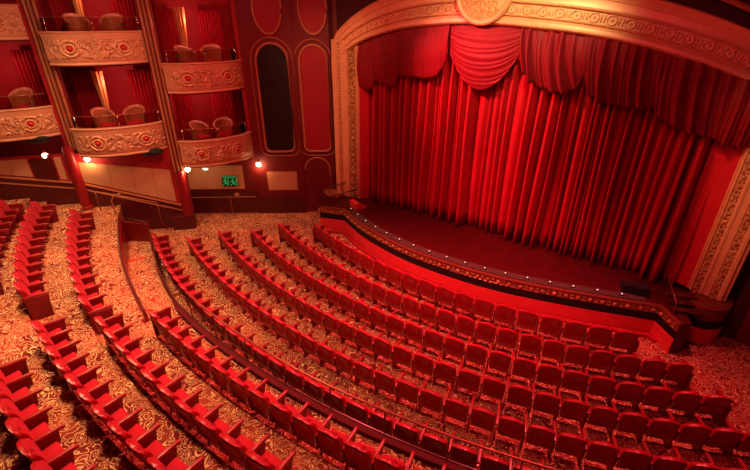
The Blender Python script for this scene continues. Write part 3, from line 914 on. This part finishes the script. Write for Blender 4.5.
# exit sign: running figures in green
es = empty('exit_sign', wq(4.34, 1.52, .0), 0, 'glowing green running-figure exit sign on the tan wall panel', 'sign')
o = wall_shape([(4.03, 1.30), (4.66, 1.30), (4.66, 1.74), (4.03, 1.74)], .02, .07, M['signback'], 'sign_face', es); reparent_world(o, es)
bm = bmesh.new()
def stroke(bm, pts, r=.02): tube(bm, [wq(e, z, .08) for e, z in pts], r, 6)
stroke(bm, [(4.64, 1.71), (4.05, 1.71)], .02)
# left figure in a doorway and right arrow block (e grows to the left in view)
ball(bm, wq(4.50, 1.62, .08), .04, 8, 6)
stroke(bm, [(4.51, 1.57), (4.52, 1.46), (4.58, 1.40), (4.62, 1.34)]); stroke(bm, [(4.52, 1.46), (4.45, 1.41), (4.44, 1.34)])
stroke(bm, [(4.60, 1.50), (4.56, 1.56), (4.50, 1.55), (4.43, 1.49)], .02)
stroke(bm, [(4.39, 1.36), (4.39, 1.62), (4.35, 1.65)], .02)
ball(bm, wq(4.20, 1.60, .08), .04, 8, 6)
stroke(bm, [(4.20, 1.55), (4.20, 1.45), (4.27, 1.38), (4.30, 1.34)]); stroke(bm, [(4.20, 1.45), (4.13, 1.40), (4.10, 1.34)])
stroke(bm, [(4.31, 1.48), (4.26, 1.54), (4.19, 1.53), (4.10, 1.47)], .02)
stroke(bm, [(4.05, 1.36), (4.05, 1.66)], .02)
o = fin('green_symbol', bm, M['green'], es, True); reparent_world(o, es)

# columns
def column(c, zf, label, side=0.0):
    t = empty('box_column', (c.x, c.y, zf), atan2(NR.y, NR.x), label, 'column')
    bm = bmesh.new()
    n = 20; rings = []
    for z, r in ((0, .25), (.10, .25), (.12, .19), (2.4, .17)):
        rings.append([bm.verts.new((r * cos(2 * pi * k / n), r * sin(2 * pi * k / n), z)) for k in range(n)])
    for A, B in zip(rings, rings[1:]):
        for k in range(n): bm.faces.new((A[k], A[(k + 1) % n], B[(k + 1) % n], B[k]))
    fin('shaft', bm, M['column'], t, True, 40)
    for q in (-.13, 0, .13):
        bm = bmesh.new(); box(bm, (.02 - abs(q) * .25, q + side, 6.25), (.12, .075, 7.9), bev=.018); fin('upper_rib', bm, M['trim'] if q else M['tub'], t)
    bm = bmesh.new(); box(bm, (-.08, side, 6.2), (.14, .42, 8.0)); fin('upper_core', bm, M['wallred'], t)
    return t
column(c3, .0, 'ribbed red and copper column nearest the stage between the boxes')
column(c2, 1.2, 'ribbed red and copper column left of the ramp between the boxes', .27)
# dark block at the foot of the column near the stage
pb = empty('column_pedestal', (c3.x, c3.y, 0), atan2(NR.y, NR.x), 'dark red pedestal block at the foot of the column by the ramp', 'pedestal')
bm = bmesh.new(); box(bm, (.0, -.2, .27), (.56, .85, .54), bev=.02); fin('block', bm, M['wood'], pb)
bm = bmesh.new(); box(bm, (.0, -.2, .56), (.60, .89, .05), bev=.015); fin('cap', bm, M['wood'], pb)

# balcony boxes
def make_box(A, B, ztop, label, nb=.50, h=.90):
    """parapet from A (left) to B (right), bulging towards the house with a ridge in the middle"""
    A = Vector(A); B = Vector(B); d = (B - A).normalized(); n = Vector((d.y, -d.x)); Lw = (B - A).length
    t = empty('theatre_box', (*((A + B) / 2), ztop - h), 0, label, 'box')
    def plan(u, inset=0.0):
        bul = nb * (1 - abs(2 * u - 1) ** 3.0)
        rdg = .05 * max(0, 1 - abs(2 * u - 1) * 6)
        q = A + d * (Lw * u) + n * (bul + rdg - inset)
        return (q.x, q.y)
    us = [i / 40 for i in range(41)]
    path = [plan(u) for u in us]
    bm = bmesh.new()
    sweep(bm, path, [(-.10, -h + .04), (-.02, -h), (.03, -h + .06), (.05, -h + .18), (.035, -.16), (.06, -.06), (.06, 0), (-.10, 0)])
    bmesh.ops.translate(bm, verts=bm.verts[:], vec=(0, 0, ztop)); loc_to(t, bm)
    par = fin('parapet', bm, M['peach'], t, True, 35)
    bm = bmesh.new(); sweep(bm, path, [(-.13, 0), (.075, 0), (.09, .02), (.075, .045), (-.13, .045)])
    bmesh.ops.translate(bm, verts=bm.verts[:], vec=(0, 0, ztop)); loc_to(t, bm); fin('top_ledge', bm, M['peach'], t)
    bm = bmesh.new(); sweep(bm, path, [(-.02, -h - .05), (.04, -h - .05), (.05, -h - .02), (.03, -h + .03), (-.02, -h + .03)])
    bmesh.ops.translate(bm, verts=bm.verts[:], vec=(0, 0, ztop)); loc_to(t, bm); fin('bottom_moulding', bm, M['peach'], t)
    # rosettes with red jewels
    for u in (.24, .74):
        p0 = Vector(plan(u - .02)); p1 = Vector(plan(u + .02)); pc = Vector(plan(u)); dd = (p1 - p0).normalized(); nn = Vector((dd.y, -dd.x))
        def q(a, z, o): 
            v = pc + dd * a + nn * o
            return (v.x, v.y, z)
        zc = ztop - h * .50
        bm = bmesh.new()
        for rr, tk in ((.12, .028), (.23, .024)):
            tube(bm, [q(rr * 1.15 * cos(g), zc + rr * sin(g), .075) for g in [2 * pi * k / 20 for k in range(21)]], tk, 6, False)
        loc_to(t, bm); ro = fin('rosette', bm, M['gold'], par, True)
        bm = bmesh.new(); ball(bm, q(0, zc, .06), .085, 12, 8, (1.15, 1.15, .9)); loc_to(t, bm); fin('jewel', bm, M['jewel'], ro, True)
    # carved relief in the middle of the parapet: rings about the rosettes running out into scrolls
    bm = bmesh.new(); rows = []
    for jj in range(25):
        z = ztop - h * .86 + h * .66 * jj / 24; row = []
        for ii in range(161):
            u = .02 + .96 * ii / 160; x, y = plan(u)
            dmin = min(sqrt(((u - uc) * Lw / 1.25) ** 2 + (z - ztop + h * .5) ** 2) for uc in (.24, .74))
            k = noise.noise(Vector((u * Lw * 4.6, z * 4.6, ztop)))
            rel = .5 + .5 * sin(28 * dmin + 9 * k)
            edge = min(1, jj / 2, (24 - jj) / 2, ii / 3, (160 - ii) / 3)
            o_ = .034 + .055 * rel * edge
            row.append((x + n.x * o_, y + n.y * o_, z))
        rows.append(row)
    grid(bm, rows); loc_to(t, bm); fin('carved_relief', bm, M['goldrel'], par, True)
    # floor and soffit
    inner = [A - n * 1.75 - d * 0 , B - n * 1.75]
    bm = bmesh.new()
    poly = path + [tuple(B - n * 1.7), tuple(A - n * 1.7)]
    prism(bm, [(x, y) for x, y in poly], ztop - h - .02, ztop - .45); loc_to(t, bm); fin('box_floor', bm, M['wallred2'], t)
    bm = bmesh.new(); prism(bm, [(x - n.x * .06, y - n.y * .06) for x, y in path] + [tuple(B - n * 1.7), tuple(A - n * 1.7)], ztop - h - .10, ztop - h - .02); loc_to(t, bm); fin('soffit', bm, M['wallred'], t)
    # glass balustrade
    gp = [plan(u, .08) for u in us[1:-1]]
    bm = bmesh.new(); sweep(bm, gp, [(-.006, ztop + .045), (.006, ztop + .045), (.006, ztop + .43), (-.006, ztop + .43)]); loc_to(t, bm); gl = fin('glass_panel', bm, M['glass'], t)
    bm = bmesh.new(); tube(bm, [(*q_, ztop + .44) for q_ in gp], .014, 6); loc_to(t, bm); fin('glass_rail', bm, M['bronze'], gl, True)
    for u in (.06, .5, .94):
        bm = bmesh.new(); q_ = plan(u, .08); tube(bm, [(*q_, ztop + .03), (*q_, ztop + .44)], .014, 6); loc_to(t, bm); fin('glass_post', bm, M['chrome'], gl, True)
    return t, plan, d, n

def tub_chair_proto():
    t = empty('tub_chair')
    bm = bmesh.new(); rows = []
    for j in range(9):
        v = j / 8; row = []
        for i in range(25):
            g = radians(-115 + 230 * i / 24)
            rr = .34 + .015 * v
            hgt = .30 + (.42 + .26 * max(0, cos(g * .8))) * v
            row.append((rr * sin(g), -rr * cos(g) * .95, hgt))
        rows.append(row)
    grid(bm, rows); o = fin('backrest', bm, M['tub'], t, True); o.modifiers.new('thickness', 'SOLIDIFY').thickness = .05
    bm = bmesh.new(); pts = [(.355 * sin(radians(-115 + 230 * i / 24)), -.355 * .95 * cos(radians(-115 + 230 * i / 24)), .72 + .26 * max(0, cos(.8 * radians(-115 + 230 * i / 24)))) for i in range(25)]
    tube(bm, pts, .03, 8); fin('top_roll', bm, M['tub'], o, True)
    bm = bmesh.new(); box(bm, (0, .02, .38), (.50, .52, .16), bev=.05); fin('seat', bm, M['velvet'], t, True)
    for x in (-.2, .2):
        for y in (-.2, .22):
            bm = bmesh.new(); tube(bm, [(x, y, .31), (x * 1.15, y * 1.15, 0)], [.022, .014], 8); fin('leg', bm, M['darkrail'], t, True)
    return t
tub0 = [None]
def tub_chair(x, y, z, rz, label):
    if tub0[0] is None: tub0[0] = tub_chair_proto(); t = tub0[0]
    else: t = copy_tree(tub0[0])
    t.location = (x, y, z); t.rotation_euler = (0, 0, rz)
    return tag(t, label, 'chair', 'tub chairs in the boxes')
def drape(x, y, z0, z1, label, lean_=(0, 0)):
    t = empty('gold_drape', (x, y, z0), 0, label, 'drape')
    bm = bmesh.new(); n = 48; rows = []
    H = z1 - z0; ztie = H * .30
    for j in range(31):
        v = j / 30; z = H * v
        r = .11 + .17 * abs(z - ztie) / H if z > ztie else .11 + .10 * (ztie - z) / ztie
        off = (z - ztie) / H
        row = []
        for k in range(n + 1):
            g = 2 * pi * k / n
            rr = r * (1 + .16 * cos(g * 10))
            row.append((rr * cos(g) + lean_[0] * off, rr * sin(g) * .7 + lean_[1] * off, z))
        rows.append(row)
    grid(bm, rows); fin('gathered_cloth', bm, M['drape'], t, True)
    bm = bmesh.new(); tube(bm, [(.135 * cos(2 * pi * k / 16), .10 * sin(2 * pi * k / 16), ztie) for k in range(17)], .03, 6, False); fin('tie', bm, M['gold'], t, True)
    return t

gp = .16
def inset(A, B, g0=gp, g1=gp):
    d = (B - A).normalized(); return A + d * g0, B - d * g1
BOXES = [
 (c1, c2, 4.95, 'lower gold-fronted box at the left picture edge', 'lower box at the left picture edge'),
 (c1, c2, 8.00, 'upper gold-fronted box cut by the top-left picture corner', None),
 (c2, c3, 4.23, 'lower gold-fronted box in the middle of the three', 'lower middle box'),
 (c2, c3, 7.25, 'upper gold-fronted box in the middle of the three', 'upper middle box'),
 (c3, w4, 3.57, 'lower gold-fronted box nearest the stage above the exit sign', 'lower box nearest the stage'),
 (c3, w4, 6.25, 'upper gold-fronted box nearest the stage', 'upper box nearest the stage'),
]
for A, B, zt, lab, where in BOXES:
    dn = (B - A).normalized(); NB = Vector((dn.y, -dn.x))
    A2, B2 = inset(A, B, .45 if A is c2 else .20, .02 if B is w4 else (-.10 if B is c2 else .17))
    A2 = A2 + NB * .30; B2 = B2 - NB * (0 if B is w4 else .32)
    t, plan, d, n = make_box(A2, B2, zt, lab)
    if where:
        L_ = (B2 - A2).length
        rz = atan2(n.y, n.x) - pi / 2
        zf = zt - .45
        for u, nm, tw in ((.34, 'left', .55), (.68, 'right', -.35)):
            q = A2 + d * (L_ * u) - n * .48
            tub_chair(q.x, q.y, zf, rz + tw, '%s bronze tub chair in the %s' % (nm, where))
        if where != 'lower box nearest the stage' :
            u = .38 if zt != 4.95 else .06
            q = A2 + d * (L_ * u) - n * (.95 if zt != 4.95 else 1.3)
            drape(q.x, q.y, zf, zf + 2.2, 'gathered gold drape tied back in the %s' % where)
# dark velvet hangings: red curtain panels on the back wall of each box
def hanging(A, B, n, z0, z1, u0, u1, off, label):
    d = (B - A); L_ = d.length; d.normalize()
    bm = bmesh.new(); rows = []
    for j in range(9):
        v = j / 8; row = []
        for i in range(61):
            u = u0 + (u1 - u0) * i / 60
            q = A + d * (L_ * u) - n * (off + .05 * sin(i * .9) * (1 - .3 * v))
            row.append((q.x, q.y, z0 + (z1 - z0) * v))
        rows.append(row)
    grid(bm, rows)
    o = fin('box_curtain', bm, M['inset'], None, True); o.modifiers.new('thickness', 'SOLIDIFY').thickness = .01
    tag(o, label, 'curtain')
for A, B, zt, lab, where in BOXES:
    if not where: continue
    d = (B - A).normalized(); n = Vector((d.y, -d.x))
    hanging(A, B, n, zt - .44, zt + 1.7, .08, .36, 1.5, 'left red curtain behind the chairs in the %s' % where)
    hanging(A, B, n, zt - .44, zt + 1.7, .62, .92, 1.52, 'right red curtain behind the chairs in the %s' % where)

# fill light added inside every box to brighten it, without any fixture
for A, B, zt, lab, where in BOXES:
    q = (A + B) / 2; d = (B - A).normalized(); n = Vector((d.y, -d.x)); q = q - n * .55
    li = bpy.data.lights.new('box_fill_light', 'POINT'); li.energy = 34; li.color = (1, .22, .18); li.shadow_soft_size = .12
    o = bpy.data.objects.new('box_fill_light', li); COL.objects.link(o); o.location = (q.x, q.y, zt + 1.35)
# black oval bodies with a rim under the parapets
for A, B, zt, where in ((c1, c2, 4.95, 'left picture edge box'), (c2, c3, 4.23, 'lower middle box')):
    d = (B - A).normalized(); n = Vector((d.y, -d.x)); q = B - d * .75 + n * .14
    t = empty('black_oval', (q.x, q.y, zt - .95), atan2(d.y, d.x), 'black oval body under the right end of the ' + where, 'speaker', None)
    bm = bmesh.new(); ball(bm, (0, 0, -.04), .2, 16, 10, (2.0, 1.1, .75)); fin('cabinet', bm, M['black'], t, True)
    bm = bmesh.new(); tube(bm, [(.36 * cos(2 * pi * k / 20), .2 * sin(2 * pi * k / 20), -.06) for k in range(21)], .015, 6, False); fin('rim', bm, M['black'], t, True)
# globe lamps under the boxes
def globe(x, y, z, label, r=.10):
    t = empty('globe_lamp', (x, y, z), 0, label, 'lamp', None)
    bm = bmesh.new(); ball(bm, (0, 0, 0), r, 16, 10); fin('globe', bm, M['lamp'], t, True)
    bm = bmesh.new(); tube(bm, [(0, 0, r * .9), (0, 0, r + .10)], [.05, .07], 10); fin('fitting', bm, M['bronze'], t, True)
    li = bpy.data.lights.new('globe_light', 'POINT'); li.energy = 20; li.color = (1, .52, .22); li.shadow_soft_size = r * 1.2
    lo_ = bpy.data.objects.new('globe_light', li); COL.objects.link(lo_); lo_.parent = t; lo_.location = (0, 0, -.02 - r * 1.3)
    return t
# ray helper in plain code: put a lamp where a box soffit is
globe(-12.85, -8.55, 3.26, 'glowing globe lamp under the lower box at the left picture edge')
globe(-11.78, -7.62, 3.12, 'glowing globe lamp beside the left column under the middle box')
globe(-9.85, -4.98, 2.44, 'glowing globe lamp beside the column by the exit')
globe(*wq(3.02, 2.28, .16), 'glowing globe lamp left of the black niche above the tan panel')
gl_ = empty('green_lamp', wq(5.0, 2.30, .75), 0, 'small pale green lamp under the lower box nearest the stage', 'lamp')
bm = bmesh.new(); ball(bm, (0, 0, 0), .06, 12, 8, (2.4, 1.6, .6)); fin('diffuser', bm, M['greenlamp'], gl_, True)
bm = bmesh.new(); tube(bm, [(0, 0, .02), (0, 0, .14)], .03, 8); fin('fitting', bm, M['bronze'], gl_, True)

# handrail by the top of the ramp
def hrail(pts, posts, label):
    t = empty('ramp_handrail', posts[0][0], 0, label, 'handrail')
    bm = bmesh.new(); tube(bm, pts, .025, 8); loc_to(t, bm); fin('rail', bm, M['trim'], t, True)
    for a, b in posts:
        bm = bmesh.new(); tube(bm, [a, b], .02, 8); loc_to(t, bm); fin('post', bm, M['bronze'], t, True)
ra = c2 + (c3 - c2) * .16 + NR * .35; rb = c2 + (c3 - c2) * .72 + NR * .30
hrail([(ra.x, ra.y, 1.95), (rb.x, rb.y, 1.28)], [((ra.x, ra.y, 1.15), (ra.x, ra.y, 1.95)), ((rb.x, rb.y, .3), (rb.x, rb.y, 1.28))], 'sloping copper handrail along the wall above the ramp')
q0 = rpt(7, -116.6, -.25)
hrail([(*q0, 1.18), (q0[0], q0[1], 1.75), (q0[0] + .1, q0[1] + .08, 1.95), (q0[0] + .3, q0[1] + .25, 2.02)], [((*q0, 1.18), (*q0, 1.7))], 'curved rail end standing at the top of the ramp wall')

# ------------------------------------------------------------------ small things on the stage
def wedge(x, y, rz, s, mat, label, name='stage_monitor', cat='speaker'):
    t = empty(name, (x, y, SH), rz, label, cat)
    bm = bmesh.new()
    ol = [(-.28, 0), (.28, 0), (.24, .16), (-.10, .34), (-.28, .30)]
    a = [bm.verts.new((-.35 * s, yy * s, zz * s)) for yy, zz in ol]; b = [bm.verts.new((.35 * s, yy * s, zz * s)) for yy, zz in ol]
    fa = bm.faces.new(a); fb = bm.faces.new(b[::-1])
    for i in range(5): bm.faces.new((a[i], a[(i + 1) % 5], b[(i + 1) % 5], b[i]))
    fin('cabinet', bm, mat, t)
    bm = bmesh.new(); v = [(-.31 * s, .21 * s, .20 * s), (.31 * s, .21 * s, .20 * s), (.31 * s, -.07 * s, .35 * s), (-.31 * s, -.07 * s, .35 * s)]
    top = [bm.verts.new(p) for p in v]; low = [bm.verts.new((p[0], p[1], p[2] - .02)) for p in v]
    bm.faces.new(top); bm.faces.new(low[::-1])
    for i in range(4): bm.faces.new((top[i], top[(i + 1) % 4], low[(i + 1) % 4], low[i]))
    fin('grille', bm, M['trough'], t)
wedge(5.25, -.72, .3, .9, M['black'], 'dark stage monitor lying at the right end of the stage edge')
wedge(-4.55, -1.05, -.35, .8, M['stagered'], 'small red-lit box at the left end of the stage edge', 'stage_box', 'box')
# thin step rails at the left of the stage
for i, (a, b) in enumerate((((-6.15, -1.35, 1.02), (-5.0, -.55, 1.45)), ((-6.3, -1.0, 1.3), (-5.3, -.25, 1.75)))):
    t = empty('step_rail', a, 0, ('lower' if i == 0 else 'upper') + ' thin dark rail sloping at the left end of the stage', 'rail')
    bm = bmesh.new(); tube(bm, [a, b], .022, 8); loc_to(t, bm); fin('rail', bm, M['darkrail'], t, True)
    for u in (.08, .92):
        q = [a[k] + (b[k] - a[k]) * u for k in range(3)]
        bm = bmesh.new(); tube(bm, [(q[0], q[1], SH), tuple(q)], .016, 8); loc_to(t, bm); fin('post', bm, M['darkrail'], t, True)
t = empty('stage_steps', (6.4, -.7, SH), .4, 'dark wooden steps with thin rail at the right end of the stage', 'steps')
for i in range(3):
    bm = bmesh.new(); box(bm, (0, .1 * i, .04 + .0), (.7, .22, .03)); 
    bmesh.ops.translate(bm, verts=bm.verts[:], vec=(0, .14 * i - .25, .08 * i)); fin('step', bm, M['darkrail'], t)
bm = bmesh.new(); tube(bm, [(-.36, -.5, .0), (-.36, -.45, .35), (-.36, .35, .55), (-.36, .4, .0)], .014, 8); fin('rail', bm, M['bronze'], t, True)

# ------------------------------------------------------------------ right wall, ceiling, remaining shell
bm = bmesh.new(); prism(bm, [pf(7.05, 0, .02)[:2], pf(10.2, 0, -.35)[:2], pf(10.2, 0, .1)[:2], pf(7.05, 0, .1)[:2]], 0, 10.8)
tag(fin('wall_right', bm, M['wallred']), kind='structure')
bm = bmesh.new(); box(bm, (10.3, -9, 5.4), (.2, 19, 10.8)); tag(fin('wall_side', bm, M['wallred']), kind='structure')
bm = bmesh.new(); box(bm, (-1, -4, 10.9), (34, 34, .2)); tag(fin('ceiling', bm, M['walldark']), kind='structure')
bm = bmesh.new(); sweep(bm, [pf(7.30, 0, -.06)[:2], pf(10.2, 0, -.42)[:2]], [(-.02, 1.5), (.03, 1.5), (.03, 1.56), (-.02, 1.56)])
bmesh.ops.translate(bm, verts=bm.verts[:], vec=(0, 0, .2)); tag(fin('trim_18', bm, M['trim']), kind='structure')

# ------------------------------------------------------------------ light
def area(name, loc, target, col, power, sx, sy=None, spread=180):
    li = bpy.data.lights.new(name, 'AREA'); li.shape = 'RECTANGLE'; li.size = sx; li.size_y = sy or sx
    li.energy = power; li.color = col; li.spread = radians(spread)
    o = bpy.data.objects.new(name, li); COL.objects.link(o); o.location = loc
    o.rotation_euler = (Vector(target) - Vector(loc)).to_track_quat('-Z', 'Y').to_euler()
def spot(name, loc, target, col, power, ang, blend=.6, r=.15):
    li = bpy.data.lights.new(name, 'SPOT'); li.energy = power; li.color = col; li.spot_size = radians(ang); li.spot_blend = blend; li.shadow_soft_size = r
    o = bpy.data.objects.new(name, li); COL.objects.link(o); o.location = loc
    o.rotation_euler = (Vector(target) - Vector(loc)).to_track_quat('-Z', 'Y').to_euler()
spot('house_red_left', (-2.6, -3.0, 10.4), (-2.0, -8.8, 0), (1, .08, .10), 2900, 84, .8, .06)
spot('house_red_right', (3.6, -2.4, 10.4), (3.2, -7.4, 0), (1, .09, .11), 3500, 94, .7, .06)
area('house_top_left', (-4.5, -6.6, 10.6), (-3.8, -7.4, 0), (1, .16, .12), 420, 1.5, .8)
area('house_fill_red', (3.2, -10.0, 10.6), (2.6, -5.0, 0), (1, .06, .10), 250, 2, 1)
area('house_warm', (-8.6, -9.4, 10.6), (-8.6, -10.6, 1), (1, .52, .27), 235, 1.2, 1.2, 100)
area('house_warm_near', (-3.2, -10.4, 10.6), (-3.4, -12.0, 1), (1, .50, .26), 300, 2, .8, 110)
spot('curtain_wash', (-3.2, -5.4, 9.8), (0.0, .2, 4.9), (1, .12, .13), 5200, 46, 1.0, .04)
spot('curtain_side', (-2.0, -4.0, 9.8), (3.4, .2, 4.6), (1, .09, .10), 800, 38, 1.0, .04)
spot('arch_light', (2.0, -4.0, 9.8), (.8, -.2, 8.0), (1, .66, .32), 900, 75, .9, .3)
spot('arch_light_side', (-2.5, -5.5, 9.9), (-6.2, -.5, 5.5), (1, .48, .22), 600, 44, .9, .3)
spot('jamb_light', (3.4, -4.6, 9.9), (7.2, -.2, 4.4), (1, .44, .20), 950, 30, .9, .3)
spot('box_light', (-4.0, -9.0, 9.9), (-12.0, -7.2, 5.2), (1, .50, .28), 700, 56, .8, .3)
spot('stage_edge', (1.0, -8.0, 9.6), (1.0, -2.3, .3), (1, .12, .14), 3600, 56, .9, .3)
w = bpy.data.worlds.new('world'); S.world = w; w.use_nodes = True
w.node_tree.nodes['Background'].inputs[0].default_value = (.05, .004, .004, 1); w.node_tree.nodes['Background'].inputs[1].default_value = .5

S.view_settings.view_transform = 'Standard'; S.view_settings.look = 'None'
S.view_settings.exposure = 0.18; S.view_settings.gamma = 1; S.view_settings.use_curve_mapping = False
